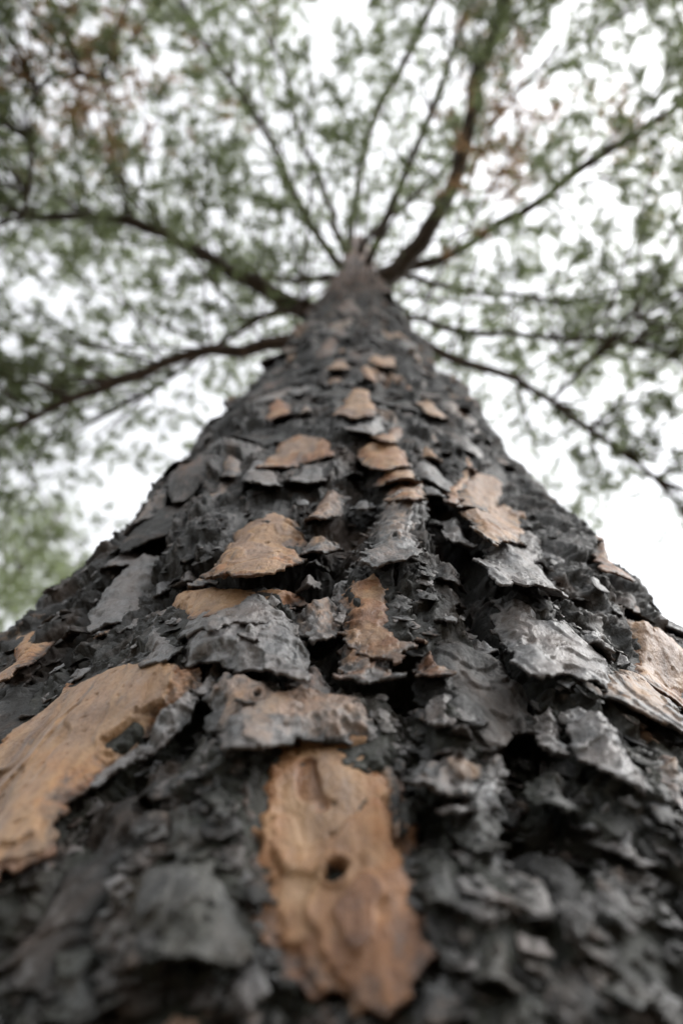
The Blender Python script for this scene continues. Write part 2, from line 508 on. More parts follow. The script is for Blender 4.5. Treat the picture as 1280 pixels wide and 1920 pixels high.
STYLE = {
 'dark':      (.04, .12, .50, .05, .010, .0013),
 'rust':      (.50, .40, .12, .05, .006, .0010),            # tan, grey, hue, moss, edge width of the grey weathering (m), lamina step (m)
 'centre':    (1.05, .50, .37, .05, .005, .0015),
 'tan':       (1.0, .55, .66, .00, .005, .0006),
 'wood':      (1.05, .55, .66, .00, .007, .0013),
 'orange':    (1.0, .45, .47, .00, .003, .0006),
 'brown':     (.92, .45, .86, .00, .005, .0009),
 'edgebrown': (.80, .25, .22, .30, .004, .0016),
 'greytan':   (.52, .75, .84, .05, .009, .0012),
 'tangrey':   (.66, .75, .70, .05, .009, .0010),
 'grey':      (.06, .92, .80, .03, .010, .0011),
 'lightgrey': (.14, 1.30, .85, .02, .010, .0008),
 'moss_shade_grey':  (.04, .46, .60, .75, .010, .0012),  # mossy grey, kept dark as painted shade low down
}


def sdf_poly(x, y, poly):
    """signed distance, positive inside"""
    d = np.full(x.shape, 1e9)
    ins = np.zeros(x.shape, bool)
    n = len(poly)
    for i in range(n):
        ax, ay = poly[i]
        bx, by = poly[(i + 1) % n]
        ex, ey = bx - ax, by - ay
        t = np.clip(((x - ax) * ex + (y - ay) * ey) / (ex * ex + ey * ey + 1e-18), 0, 1)
        d = np.minimum(d, (x - ax - t * ex) ** 2 + (y - ay - t * ey) ** 2)
        if ay != by:
            c = ((ay > y) != (by > y)) & (x < (bx - ax) * (y - ay) / (by - ay) + ax)
            ins ^= c
    d = np.sqrt(d)
    return np.where(ins, d, -d)


BULGE = [(*on_trunk(bx_, by_, .002), br_, bh_) for bx_, by_, br_, bh_ in (
    (368,905,.042,.024),(300,1010,.05,.008),(1090,1040,.05,.017),(1150,1150,.05,.010),(920,850,.05,.007),(470,770,.07,.008),(820,720,.08,.009))]


def fade_up(zr):                   # the bark grows coarser up the trunk, then turns thin and smooth below the crown
    return .15 + .85 * sstep(5.5, 3.4, zr) * (1 + .9 * sstep(.5, 1.6, zr))


def h_low(th, zr):
    """the broad swells and lengthwise ridges that plates and crust share"""
    th, zr = np.asarray(th, float), np.asarray(zr, float)
    u = th * rad(zr)
    h = (.006 * fbm(u / .07, zr / .22, 8.5, 3) + .009 * perlin(u / .055, zr / .45, 33.5) + .007 * fbm(u / .16, zr / .4, 27.5, 2)) * fade_up(zr)
    for bt, bz, br_, bh_ in BULGE:
        e = np.hypot((th - bt) * .27, (zr - bz) * np.where(zr < bz, .9, .45)) / br_
        h = h + bh_ * np.exp(-e ** 3)
    return h


PITS = {0: [(628, 1640, 19, 8)], 1: [(598, 1296, 8, 3), (486, 1330, 7, 3)], 6: [(497, 1006, 5, 2), (516, 1030, 6, 2)], 4: [(738, 1024, 6, 2)], 26: [(1148, 1330, 5, 2)]}
plates = []
for k, (style, lift, base, poly) in enumerate(PL):
    pya = np.array([q[1] for q in poly], float)
    dwn = (pya - pya.min()) / np.ptp(pya)
    tz = []
    for (px, py), w in zip(poly, dwn):
        o_ = base * .001 + lift * .0008 * w ** 2.2 - .004 * (w < .4)
        q = on_trunk(px, py, o_)
        for _ in range(2):
            q = on_trunk(px, py, o_ + float(h_low(q[0], q[1])))
        tz.append(q)
    tz = np.array(tz)
    thc, zc = tz[:, 0].mean(), tz[:, 1].mean()
    rc = float(rad(zc))
    P2 = np.stack([(tz[:, 0] - thc) * rc, tz[:, 1] - zc], 1)
    plates.append(dict(k=k, style=style, lift=lift * .0008, base=(base - (2.5 if zc > .5 and base > 5 else 0)) * .001, th=thc, z=zc, r=rc, poly=P2,
                       size=float(min(np.ptp(P2[:, 0]), np.ptp(P2[:, 1])))))


# where lines of sight meet the trunk, many at once
fx, fy = rng.uniform(-40, 1320, 9000), rng.uniform(560, 1960, 9000)
fv = RT * ((fx - 640) / FPX)[:, None] + UP * ((960 - fy) / FPX)[:, None] + FW
fv /= np.linalg.norm(fv, axis=1)[:, None]
hit = np.zeros(len(fx), bool)
t_hit = np.zeros(len(fx))
for t in np.exp(np.linspace(math.log(.1), math.log(6), 420)):
    Pq = CAM + t * fv
    inn = (np.hypot(Pq[:, 0], Pq[:, 1]) < rad(Pq[:, 2] - CAM_H)) & ~hit
    t_hit[inn] = t
    hit |= inn
Pq = (CAM + t_hit[:, None] * fv)[hit]
f_th, f_z = np.arctan2(Pq[:, 0], -Pq[:, 1]), Pq[:, 2] - CAM_H
f_dep = to_pixel(Pq)[2]

# the plain dark scales between the plates that stand out
clear = np.full(len(f_th), 9.0)
for p in plates:
    a, b = (f_th - p['th']) * p['r'], f_z - p['z']
    nr_ = np.abs(a) < .25
    clear[nr_] = np.minimum(clear[nr_], -sdf_poly(a[nr_], b[nr_], p['poly']))
r5 = np.random.default_rng(91)
high = np.where(f_z > .75)[0]
for i in np.concatenate([np.arange(1300), high[:700]]):
    if len(plates) > 285:
        break
    k = len(plates)
    far = max(0.0, f_dep[i] - .35)
    w = (.006 + .016 * r5.random() ** 1.5) * (1 + .9 * far)
    hh_ = w * r5.uniform(1.2, 2.8) * (1 + .5 * far)
    if clear[i] < w * .55 or f_z[i] > 3.2 or abs(f_th[i]) > 1.0:
        continue
    n = 11
    ang = np.linspace(0, 2 * math.pi, n, endpoint=False)
    q = np.stack([np.cos(ang) * w * r5.uniform(.7, 1.2, n), np.sin(ang) * hh_ * r5.uniform(.7, 1.2, n)], 1)
    if f_z[i] < .22:
        st = r5.choice(['moss_shade_grey', 'dark', 'dark', 'dark'])  # mostly dark near the bottom, so shade is painted in there
    elif f_z[i] < .9:
        st = r5.choice(['dark', 'dark', 'grey', 'grey', 'rust', 'greytan'])
    else:
        st = r5.choice(['dark', 'dark', 'grey', 'rust', 'brown', 'rust', 'greytan'])
    plates.append(dict(k=k, style=str(st), lift=r5.uniform(.0, .0035) * (1 + 1.2 * far) * (2.5 if abs(f_th[i]) > .62 else 1), base=r5.uniform(-.003, .0015), th=float(f_th[i]), z=float(f_z[i]),
                       r=float(rad(f_z[i])), poly=q, size=float(2 * min(w, hh_))))
    p = plates[-1]
    a, b = (f_th - p['th']) * p['r'], f_z - p['z']
    nr_ = np.abs(a) < .25
    clear[nr_] = np.minimum(clear[nr_], -sdf_poly(a[nr_], b[nr_], q))


def plate_field(p, a, b):
    """edge distance of a plate with an uneven, bitten outline"""
    k, s = p['k'], p['size']
    wa = a + fbm(a / (s * .45), b / (s * .45), k * 3.1, 3) * s * .07
    wb = b + fbm(a / (s * .45) + 9, b / (s * .45) + 5, k * 3.1 + 50, 3) * s * .07
    d = sdf_poly(wa, wb, p['poly'])
    bite = np.abs(perlin(a / .0095, b / .0110, k + .3)) * .0050 + np.abs(perlin(a / .0032, b / .0036, k + .7)) * .0017
    return d - np.minimum(bite, s * .10) + min(.0045, s * .09)


def terr(t, sharp=.86):
    f = np.floor(t)
    return f + sstep(sharp, 1.0, t - f), f


# --- trunk surface -------------------------------------------------------------
FUR = [  # dark furrows: (half width m, depth m, line)
 (.014, .016, [(845,1000),(880,1090),(915,1180),(950,1270),(975,1380),(985,1500),(980,1620)]),
 (.013, .014, [(440,1235),(395,1300),(355,1370),(300,1450),(230,1530)]),
 (.007, .010, [(756,1250),(764,1330),(760,1440),(765,1540),(780,1620)]),
 (.016, .016, [(430,840),(350,940),(260,1060),(150,1170),(40,1290),(-40,1380)]),
 (.014, .013, [(690,860),(680,950),(625,1030),(590,1130),(585,1230),(600,1260)]),
 (.012, .014, [(800,860),(820,930),(830,1000),(850,1060)]),
 (.012, .012, [(1085,1010),(1105,1080),(1130,1140),(1190,1230)]),
 (.012, .014, [(700,1275),(770,1285)]),
 (.010, .012, [(470,1280),(560,1262),(620,1268),(690,1272)]),
 (.018, .016, [(350,1088),(450,1085),(550,1080)]),
 (.010, .012, [(950,1110),(1010,1122),(1070,1150)]),
]
ys = np.linspace(2000, 430, 740)
zz = np.exp(np.linspace(math.log(.03), math.log(13), 4000))
_, yy, _ = to_pixel(surf(np.zeros_like(zz), zz))
o = np.argsort(yy)
zr_rows = np.interp(ys, yy[o], zz[o])
zr_rows = np.unique(np.concatenate([np.linspace(-1.36, -.12, 60), np.linspace(-.115, zr_rows[0] - .001, 60), zr_rows[zr_rows < 4.6],
                                    np.linspace(4.7, 12.5, 40)]))
FINE = math.radians(66)
th_cols = np.concatenate([np.linspace(-FINE, FINE, 800), np.linspace(FINE, 2 * math.pi - FINE, 72)[1:-1]])
TH, ZR = np.meshgrid(th_cols, zr_rows)
nr, nc = TH.shape
RR = rad(ZR)
U = TH * RR
U32, Z32 = U.astype(np.float32), ZR.astype(np.float32)
Uw = U32 + .012 * fbm(U32 / .05, Z32 / .07, 1.5, 3)
Zw = Z32 + .016 * fbm(U32 / .05 + 7, Z32 / .07 + 3, 2.5, 3)
s1, e1, i1 = shingle(Uw / .038, Zw / .060, 1)
Uw2 = U32 + .004 * fbm(U32 / .012, Z32 / .015, 4.5, 2)
Zw2 = Z32 + .004 * fbm(U32 / .012 + 7, Z32 / .015 + 3, 5.5, 2)
s2, e2, i2 = shingle(Uw2 / .0115, Zw2 / .014, 2)
s3, e3, i3 = shingle(U32 / .0043 + .3 * s2, Z32 / .005 + .4 * s2, 3)
fine = fbm(U32 / .006, Z32 / .007, 11.5, 4, .6)
saw_t = Z32 / .026 + 1.9 * fbm(U32 / .034, Z32 / .05, 13.5, 4, .55) + .25 * s2
saw = 1 - (saw_t - np.floor(saw_t))
saw = saw * sstep(1.0, .93, saw)
sawm = sstep(-.15, .25, fbm(U32 / .06, Z32 / .07, 15.5, 2))
saw_t2 = Z32 / .0085 + 1.7 * fbm(U32 / .012, Z32 / .016, 16.5, 4, .55)
saw2 = 1 - (saw_t2 - np.floor(saw_t2))
saw2 = saw2 * sstep(1.0, .90, saw2)
HL = h_low(TH, ZR)
H = HL + ( .0040 * saw * (.35 + .65 * sawm) + .0014 * saw2 * (1 - .4 * sawm) + .0055 * s1 * sstep(0, .12, e1) - .004 * sstep(.16, 0, e1) + .0012 * s2 + .0006 * s3 + .0010 * fine) * fade_up(ZR)
fur = np.zeros(TH.shape, np.float32)
for hw, dep, line in FUR:
    tz = np.array([on_trunk(px, py, -.004) for px, py in line])
    best = np.full(TH.shape, 9.0)
    for i in range(len(tz) - 1):
        ax, ay = tz[i, 0] * .28, tz[i, 1]
        bx, by = tz[i + 1, 0] * .28, tz[i + 1, 1]
        ex, ey = bx - ax, by - ay
        x, y = TH * .28, ZR
        t = np.clip(((x - ax) * ex + (y - ay) * ey) / (ex * ex + ey * ey + 1e-12), 0, 1)
        best = np.minimum(best, np.hypot(x - ax - t * ex, y - ay - t * ey))
    wgt = np.exp(-(best * (1 + .15 * fine) / hw) ** 2)
    H -= dep * 1.35 * wgt
    fur = np.maximum(fur, wgt)
r1 = _RND[i1]
lamr = _RND[(np.floor(saw_t).astype(np.int64) * 31 + i1) & 511]
grey_t = .05 + .30 * (r1[..., 2] - .4) + .22 * sawm * (lamr[..., 1] - .3) + .30 * fbm(U32 / .03, Z32 / .04, 21.5, 3) + .16 * s3 * .6 - .45 * fur
grey_t = grey_t * (.25 + .75 * sstep(2.6, 1.4, ZR))
tan_t = np.where((r1[..., 3] > .86) & (s1 > -.1), .62, 0) * sstep(.1, .3, e1) * (.4 + .6 * sstep(.5, 1.0, ZR)) * (1 - fur) + .08 * r1[..., 0]
tan_t = np.maximum(tan_t, .40 * sstep(.8, 1.8, ZR) * (.5 + fbm(U32 / .03, Z32 / .06, 37.5, 3)) + .40 * sstep(2.0, 3.4, ZR))        # reddish thin bark of the upper stem
hue_t = np.where(ZR > 2.0, .02 + .25 * r1[..., 1], .45 + .45 * r1[..., 1])
moss_shade_t = .95 * sstep(.36, .15, ZR) + .0 * ZR  # moss tint towards the bottom that also paints in the shade
for p in plates:                                            # plates bed into the crust
    u0, u1 = p['poly'][:, 0].min() - .012, p['poly'][:, 0].max() + .012
    z0, z1 = p['poly'][:, 1].min() - .012, p['poly'][:, 1].max() + .012
    rws = np.where((zr_rows > p['z'] + z0) & (zr_rows < p['z'] + z1))[0]
    cls = np.where((th_cols > p['th'] + u0 / p['r']) & (th_cols < p['th'] + u1 / p['r']))[0]
    if not len(rws) or not len(cls):
        continue
    sl = np.ix_(rws, cls)
    a, b = (TH[sl] - p['th']) * p['r'], ZR[sl] - p['z']
    d = plate_field(p, a, b)
    lim = HL[sl] + p['base'] - (.0048 if p['style'] in ('tan', 'centre', 'wood', 'orange', 'brown') else .003)
    H[sl] = np.where(d > -.001, np.minimum(H[sl], lim + np.clip((.0018 if p['k'] < len(PL) else .0035) - d, 0, .006) * 1.6), H[sl])
V = surf(TH, ZR, H).reshape(-1, 3)
ti = np.arange(nr * nc).reshape(nr, nc)
tj = np.roll(ti, -1, 1)
tq = np.stack([ti[:-1], tj[:-1], tj[1:], ti[1:]], -1).reshape(-1, 4)
COL = np.stack([tan_t, grey_t, hue_t, moss_shade_t], -1).reshape(-1, 4)
trunk = link('trunk', V, tq, BARK, tree, True, COL)
trunk['label'] = 'thick tapering trunk with black crumbling bark'

H_at = (zr_rows, th_cols[:800], H[:, :800])


def trunk_h(th, zr):
    i = np.clip(np.searchsorted(zr_rows, zr), 1, nr - 1)
    j = np.clip(np.searchsorted(th_cols[:800], th), 1, 799)
    return H[i, j]


# --- bark plates ---------------------------------------------------------------
def build_plate(p):
    tan0, grey0, hue0, moss_shade0, ew, step = STYLE[p['style']]
    k = p['k']
    Pc = surf(np.array(p['th']), np.array(p['z']))
    _, _, depth = to_pixel(Pc)
    depth = float(depth)
    px = depth / FPX * 1.877                                # one picture element at that depth
    # foreshortening along the trunk
    v = Pc - CAM
    v = v / np.linalg.norm(v)
    fo = max(.12, math.sqrt(max(0, 1 - v[2] ** 2)))
    soft = 1.15 if .2 < depth < .5 else 2.1
    soft *= 1.25 if k >= len(PL) else 1.0
    da, db = px * .95 * soft, min(px * .95 * soft / fo, .006 if depth < 1 else .02)
    a0, a1 = p['poly'][:, 0].min() - .006, p['poly'][:, 0].max() + .006
    b0, b1 = p['poly'][:, 1].min() - .006, p['poly'][:, 1].max() + .006
    na, nb = max(8, int((a1 - a0) / da)), max(8, int((b1 - b0) / db))
    na, nb = min(na, 260), min(nb, 260)
    A, B = np.meshgrid(np.linspace(a0, a1, na), np.linspace(b0, b1, nb))
    D = plate_field(p, A, B)
    keep = D > 0
    cell = keep[:-1, :-1].astype(int) + keep[:-1, 1:] + keep[1:, 1:] + keep[1:, :-1] >= 2
    if cell.sum() < 6:
        return None
    # draw the stray corners in to the outline
    gb, ga = np.gradient(D, B[1, 0] - B[0, 0], A[0, 1] - A[0, 0])
    gl = ga * ga + gb * gb + 1e-9
    out = D < 0
    lim = 1.2 * max(A[0, 1] - A[0, 0], 1e-5)
    limb = 1.2 * (B[1, 0] - B[0, 0])
    A2 = np.where(out, A + np.clip(-D * ga / gl, -lim, lim), A)
    B2 = np.where(out, B + np.clip(-D * gb / gl, -limb, limb), B)
    s = p['size']
    hgt = b1 - b0
    down = np.clip((b1 - B2) / hgt, 0, 1)
    Dm = np.clip(D, 0, None)
    t = fbm(A2 / (s * .55 + .006), B2 / (s * .8 + .010), k + 31.5, 3, .42) * 2.3 + np.clip(Dm / .010, 0, 1.0) + 3.3
    tv, lay = terr(t, .90)
    smooth_ = .45 if p['style'] in ('tan', 'centre', 'wood', 'orange', 'brown') else 1.0
    relief = fbm(A2 / .012, B2 / .016, k + 41.5, 4) * .0011 * smooth_ + fbm(A2 / (s * .6), B2 / (s * .6), k + 45.5, 2) * s * .035
    pit = np.abs(perlin(A2 / .004, B2 / .004, k + 55.5))
    h = p['base'] - (.0018 if smooth_ < 1 else 0) + p['lift'] * down ** 2.2 + (tv - 3) * step + relief - .0011 * sstep(.55, .8, pit)
    h = h - (.0060 * sstep(.009, 0, Dm) + .0025) * sstep(.95, .45, down)     # the upper edges sink into the crust
    hole = np.zeros(A.shape)
    for hx, hy, hr, hd in PITS.get(k, []):
        ht, hz = on_trunk(hx, hy, p['base'])
        wn_ = fbm(A2 / .003 + hx, B2 / .004, k + 73, 2) * .35 * hr * px / 1.877
        e = np.hypot((A2 + wn_ - (ht - p['th']) * p['r']) / px / hr * 1.877, (B2 + 1.5 * wn_ - (hz - p['z'])) * fo / px / hr * 1.877 * (.8 + .1 * (hx % 5)))
        hole = np.maximum(hole, sstep(1.15, .75, e + .3 * perlin(A2 / .003, B2 / .003, k + 71)))
        h = h - hd * .001 * sstep(1.15, .6, e) + .0012 * np.exp(-((e - 1.5) / .35) ** 2)
    near_edge = sstep(ew * 2.0, 0, Dm + fbm(A2 / .008, B2 / .008, k + 61.5, 4, .6) * .006)
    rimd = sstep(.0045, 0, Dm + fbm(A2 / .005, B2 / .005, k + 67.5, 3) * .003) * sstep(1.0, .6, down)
    low = sstep(.55, 1.0, down + .25 * fbm(A2 / .01, B2 / .01, k + 63.5, 3))
    wthr = np.clip(near_edge * .75 + low * .45 * (1 if p['style'] not in ('tan', 'orange', 'brown', 'centre', 'wood') else .25), 0, 1)
    lr = _RND[(np.abs(lay).astype(int) * 37 + k * 11) % 512]
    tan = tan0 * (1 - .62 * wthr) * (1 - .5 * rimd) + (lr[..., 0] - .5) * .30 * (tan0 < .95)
    tan = tan * (1 - .9 * hole)
    grey = (grey0 + (lr[..., 1] - .5) * .3) * (1 - .8 * hole)
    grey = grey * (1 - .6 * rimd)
    hue = hue0 + (lr[..., 2] - .5) * .46 - .20 * sstep(ew * 3, 0, Dm + fbm(A2 / .012, B2 / .012, k + 69.5, 3) * .006)
    moss_shade = np.full(A2.shape, moss_shade0) * (.6 + .8 * lr[..., 3])
    thick = .0012 + .0022 * sstep(0, .008, Dm)
    TH2, Z2 = p['th'] + A2 / p['r'], p['z'] + B2
    h = h + h_low(TH2, Z2)
    top = surf(TH2, Z2, h)
    bot = surf(TH2, Z2, np.minimum(h - thick, h - .0008))
    use = np.zeros(A.shape, bool)
    use[:-1, :-1] |= cell
    use[:-1, 1:] |= cell
    use[1:, 1:] |= cell
    use[1:, :-1] |= cell
    n = A.size
    gid = np.arange(n).reshape(A.shape)
    ci, cj = np.where(cell)
    q = np.stack([gid[ci, cj], gid[ci, cj + 1], gid[ci + 1, cj + 1], gid[ci + 1, cj]], 1)
    rim = (Dm[ci, cj] < .007)
    qb = q[rim][:, ::-1] + n
    # side walls on the boundary of the kept cells
    cp = np.pad(cell, 1)
    w = []
    ins = cp[1:-1, 1:-1]
    for (di, dj, p0, p1) in ((-1, 0, (0, 0), (0, 1)), (1, 0, (1, 1), (1, 0)), (0, -1, (1, 0), (0, 0)), (0, 1, (0, 1), (1, 1))):
        nb_ = cp[1 + di:cp.shape[0] - 1 + di, 1 + dj:cp.shape[1] - 1 + dj]
        ei, ej = np.where(ins & ~nb_)
        g0, g1 = gid[ei + p0[0], ej + p0[1]], gid[ei + p1[0], ej + p1[1]]
        w.append(np.stack([g1, g0, g0 + n, g1 + n], 1))
    faces = np.concatenate([q, qb] + w)
    verts = np.concatenate([top.reshape(-1, 3), bot.reshape(-1, 3)])
    col = np.stack([tan, grey, hue, moss_shade], -1).reshape(-1, 4)
    colb = col.copy()
    col = np.concatenate([col, colb])
    used = np.unique(faces)
    remap = np.zeros(len(verts), np.int64)
    remap[used] = np.arange(len(used))
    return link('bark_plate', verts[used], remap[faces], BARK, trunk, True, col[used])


n_pl = 0
for p in plates:
    if build_plate(p) is not None:
        n_pl += 1


# --- small flakes --------------------------------------------------------------
def flake_mesh(seed):
    """a thin curled scale about 1 unit across; x across, y along the trunk (down is -y), z outward"""
    r = np.random.default_rng(seed)
    n = 14
    ang = np.linspace(0, 2 * math.pi, n, endpoint=False) + r.uniform(-.12, .12, n)
    rad_ = .5 * (1 + r.uniform(-.28, .22, n)) * np.where(r.random(n) > .75, .78, 1)
    ex, ey = r.uniform(.8, 1.3), r.uniform(.7, 1.15)
    ring = []
    for f in (.55, 1.0):
        ring.append(np.stack([np.cos(ang) * rad_ * f * ex, np.sin(ang) * rad_ * f * ey], 1))
    pts = np.concatenate([[[0, 0]]] + ring)
    curl = r.uniform(.05, .30)
    tilt = r.uniform(-.12, .12)
    dn = np.clip(.5 - pts[:, 1], 0, 1.2)
    z = curl * dn ** 2 + tilt * pts[:, 0] + r.normal(0, .025, len(pts)) + .05
    top = np.column_stack([pts, z])
    bot = top[np.r_[0, n + 1:2 * n + 1]].copy()
    bot[:, 2] -= .06
    bot[1:, :2] *= .97
    V = np.concatenate([top, bot])
    F = []
    m0 = 2 * n + 1
    for i in range(n):
        j = (i + 1) % n
        F += [(0, 1 + i, 1 + j), (1 + i, n + 1 + i, n + 1 + j), (1 + i, n + 1 + j, 1 + j),
              (n + 1 + i, m0 + 1 + i, m0 + 1 + j), (n + 1 + i, m0 + 1 + j, n + 1 + j), (m0, m0 + 1 + j, m0 + 1 + i)]
    return V.astype(np.float32), np.array(F, np.int32)


FL = [flake_mesh(100 + i) for i in range(14)]
FSTY = [(.02, .35, .7, .0), (.02, .60, .7, .0), (.04, .20, .8, .0), (.30, .4, .9, .0), (.02, .45, .7, .2), (0, .1, .5, .1), (.02, .8, .7, .0)]


pick = np.where(clear > -.001)[0][:2300]
f_th, f_z, f_dep = f_th[pick], f_z[pick], f_dep[pick]
f_sz = np.minimum(.028, (.0030 + .0065 * rng.random(len(f_th)) ** 2.4) * (1 + np.maximum(0, f_dep - .35) * 1.5))
spots = list(zip(f_th.tolist(), f_z.tolist(), f_sz.tolist(), f_dep.tolist()))


def flake_frame(th, z, size):
    h = float(trunk_h(th, z))
    P = surf(np.array(th), np.array(z), h - size * .06)
    nrm = np.array([math.sin(th), -math.cos(th), 0.0])
    ux = np.array([math.cos(th), math.sin(th), 0.0])
    uz = np.array([0, 0, 1.0])
    a = rng.normal(0, .45)
    c, s = math.cos(a), math.sin(a)
    X, Y = ux * c + uz * s, uz * c - ux * s
    Y = Y + nrm * rng.normal(0, .25)
    Y /= np.linalg.norm(Y)
    Zn = np.cross(X, Y)
    return np.stack([X, Y, Zn], 1) * size, P


order = sorted(range(len(spots)), key=lambda i: -spots[i][2] / spots[i][3])
flake_src = {}
vs, fs, cs, off = [], [], [], 0
for rank, i in enumerate(order):
    th, z, size, dep = spots[i]
    M, P = flake_frame(th, z, size)
    var = int(rng.integers(len(FL)))
    if rank < 260:
        if var not in flake_src:
            v0, f0 = FL[var]
            ob = link('bark_flake', v0, f0, BARK, trunk, True, np.tile(FSTY[var % len(FSTY)], (len(v0), 1)))
            flake_src[var] = ob
        else:
            ob = flake_src[var].copy()
            scene.collection.objects.link(ob)
            ob.parent = trunk
        mw = Matrix.Identity(4)
        for a_ in range(3):
            for b_ in range(3):
                mw[a_][b_] = M[a_, b_]
            mw[a_][3] = P[a_]
        ob.matrix_world = mw
    else:
        v0, f0 = FL[var]
        vs.append(v0 @ M.T + P)
        fs.append(f0 + off)
        off += len(v0)
        st = np.array(FSTY[int(rng.integers(len(FSTY)))]) + np.array([0, rng.normal(0, .12), 0, .25 if z < .2 else 0])  # low flakes get more moss and painted shade
        cs.append(np.tile(st, (len(v0), 1)))
crumb = link('small_bark_flakes', np.concatenate(vs), np.concatenate(fs), BARK, trunk, True, np.concatenate(cs))
crumb['kind'] = 'stuff'


# ------------------------------------------------------------------ branches
def tube(pts, radii, sides=8, seed=0, rough=.08):
    pts = np.asarray(pts, float)
    n = len(pts)
    tng = np.gradient(pts, axis=0)
    tng /= np.linalg.norm(tng, axis=1)[:, None] + 1e-9
    ref = np.array([0, 0, 1.0])
    ang = np.linspace(0, 2 * math.pi, sides, endpoint=False)
    r = np.random.default_rng(seed)
    V = []
    for i in range(n):
        x = np.cross(ref, tng[i])
        if np.linalg.norm(x) < .05:
            x = np.cross(np.array([1.0, 0, 0]), tng[i])
        x /= np.linalg.norm(x)
        y = np.cross(tng[i], x)
        rr_ = radii[i] * (1 + r.normal(0, rough, sides))
        V.append(pts[i] + rr_[:, None] * (np.cos(ang)[:, None] * x + np.sin(ang)[:, None] * y))
    V = np.concatenate(V)
    F = []
    for i in range(n - 1):
        for j in range(sides):
            k = (j + 1) % sides
            F.append((i * sides + j, i * sides + k, (i + 1) * sides + k, (i + 1) * sides + j))
    return V, np.array(F, np.int32)


def resample(pts, vals, step):
    pts, vals = np.asarray(pts, float), np.asarray(vals, float)
    s = np.concatenate([[0], np.cumsum(np.linalg.norm(np.diff(pts, axis=0), axis=1))])
    n = max(4, int(s[-1] / step) + 1)
    # smooth (Catmull-Rom through the points)
    q = np.linspace(0, s[-1], n)
    out = np.zeros((n, 3))
    for i, t in enumerate(q):
        k = min(max(np.searchsorted(s, t) - 1, 0), len(pts) - 2)
        f = (t - s[k]) / (s[k + 1] - s[k] + 1e-9)
        p0, p1, p2, p3 = pts[max(k - 1, 0)], pts[k], pts[k + 1], pts[min(k + 2, len(pts) - 1)]
        out[i] = .5 * (2 * p1 + (p2 - p0) * f + (2 * p0 - 5 * p1 + 4 * p2 - p3) * f * f + (3 * p1 - p0 - 3 * p2 + p3) * f ** 3)
    return out, np.interp(q, s, vals)


def at_height(px, py, h0, slope):
    v = ray(px, py)
    t = h0 / v[2]
    for _ in range(30):
        P = CAM + t * v
        rho = math.hypot(P[0], P[1])
        t = .5 * t + .5 * (h0 + slope * rho) / v[2]
    return CAM + t * v


# (height above camera where it leaves the trunk, rise per metre outward, [(px, py, width px)])
BR = [
 (2.45, .10, [(545,640,30),(460,655,25),(400,657,22),(330,675,20),(250,705,18),(170,735,16),(90,770,14),(30,800,12),(-80,860,9)]),
 (3.30, .22, [(590,585,42),(530,560,34),(480,530,30),(430,510,26),(390,480,24),(340,455,22),(290,432,20),(230,415,18),(170,408,16),(100,410,15),(40,400,14),(-20,345,12),(-120,300,8)]),
 (3.10, .05, [(560,585,14),(520,578,12),(470,605,11),(430,635,10),(380,665,9),(330,700,7),(270,740,5)]),
 (6.20, .45, [(642,465,16),(622,400,13),(592,320,11),(565,265,11),(545,180,9),(530,120,8),(490,50,7),(440,-30,5)]),
 (6.60, .40, [(655,465,16),(662,400,14),(680,300,12),(705,210,15),(740,150,14),(780,70,13),(815,0,12),(845,-80,9)]),
 (4.10, .35, [(700,540,46),(760,490,38),(800,435,33),(835,380,30),(860,310,28),(880,240,27),(890,180,26),(895,140,26),(920,80,23),(945,10,22),(965,-70,18)]),
 (4.30, .20, [(715,515,26),(780,495,20),(830,485,16),(870,460,16),(940,420,16),(1000,385,17),(1060,340,17),(1120,295,16),(1190,255,14),(1280,190,12),(1400,120,7)]),
 (2.70, .10, [(740,612,18),(790,640,18),(850,670,16),(900,690,15),(960,712,14),(1020,745,13),(1080,790,12),(1130,820,11),(1200,870,10),(1260,930,9),(1320,1000,7)]),
 (3.20, .08, [(730,595,12),(800,605,11),(870,620,12),(960,625,10),(1050,640,9),(1150,640,9),(1280,665,8),(1400,690,6)]),
 (5.60, .40, [(685,450,14),(740,400,10),(800,350,9),(835,315,8),(880,270,6)]),
 (4.60, .20, [(640,522,16),(560,525,13),(500,520,12),(430,512,9),(360,520,7)]),
 (4.40, .10, [(700,520,16),(780,520,12),(850,540,10),(960,555,9),(1080,560,8),(1200,540,6)]),
 (2.95, .18, [(45,405,10),(55,340,9),(60,270,8),(52,210,8),(75,160,8),(130,135,8),(190,150,5)]),
 (2.70, .16, [(1035,748,9),(1085,700,8),(1130,655,8),(1190,600,6)]),
]
branches = []                                               # (object name part list, points, radii)
for bi, (h0, sl, pl) in enumerate(BR):
    P = [at_height(x, y, h0, sl) for x, y, w in pl]
    R_ = [w * .5 / FPX * float(to_pixel(p)[2]) for p, (x, y, w) in zip(P, pl)]
    if bi not in (12, 13):                                  # root it in the trunk
        root = np.array([P[0][0] * .15, P[0][1] * .15, P[0][2] - .06])
        P = [root] + P
        R_ = [R_[0] * 1.25] + R_
    pts, rr_ = resample(P, R_, .09)
    pts[2:-1] += np.random.default_rng(bi).normal(0, .006, (len(pts) - 3, 3))
    branches.append([pts, rr_])
r2 = np.random.default_rng(21)
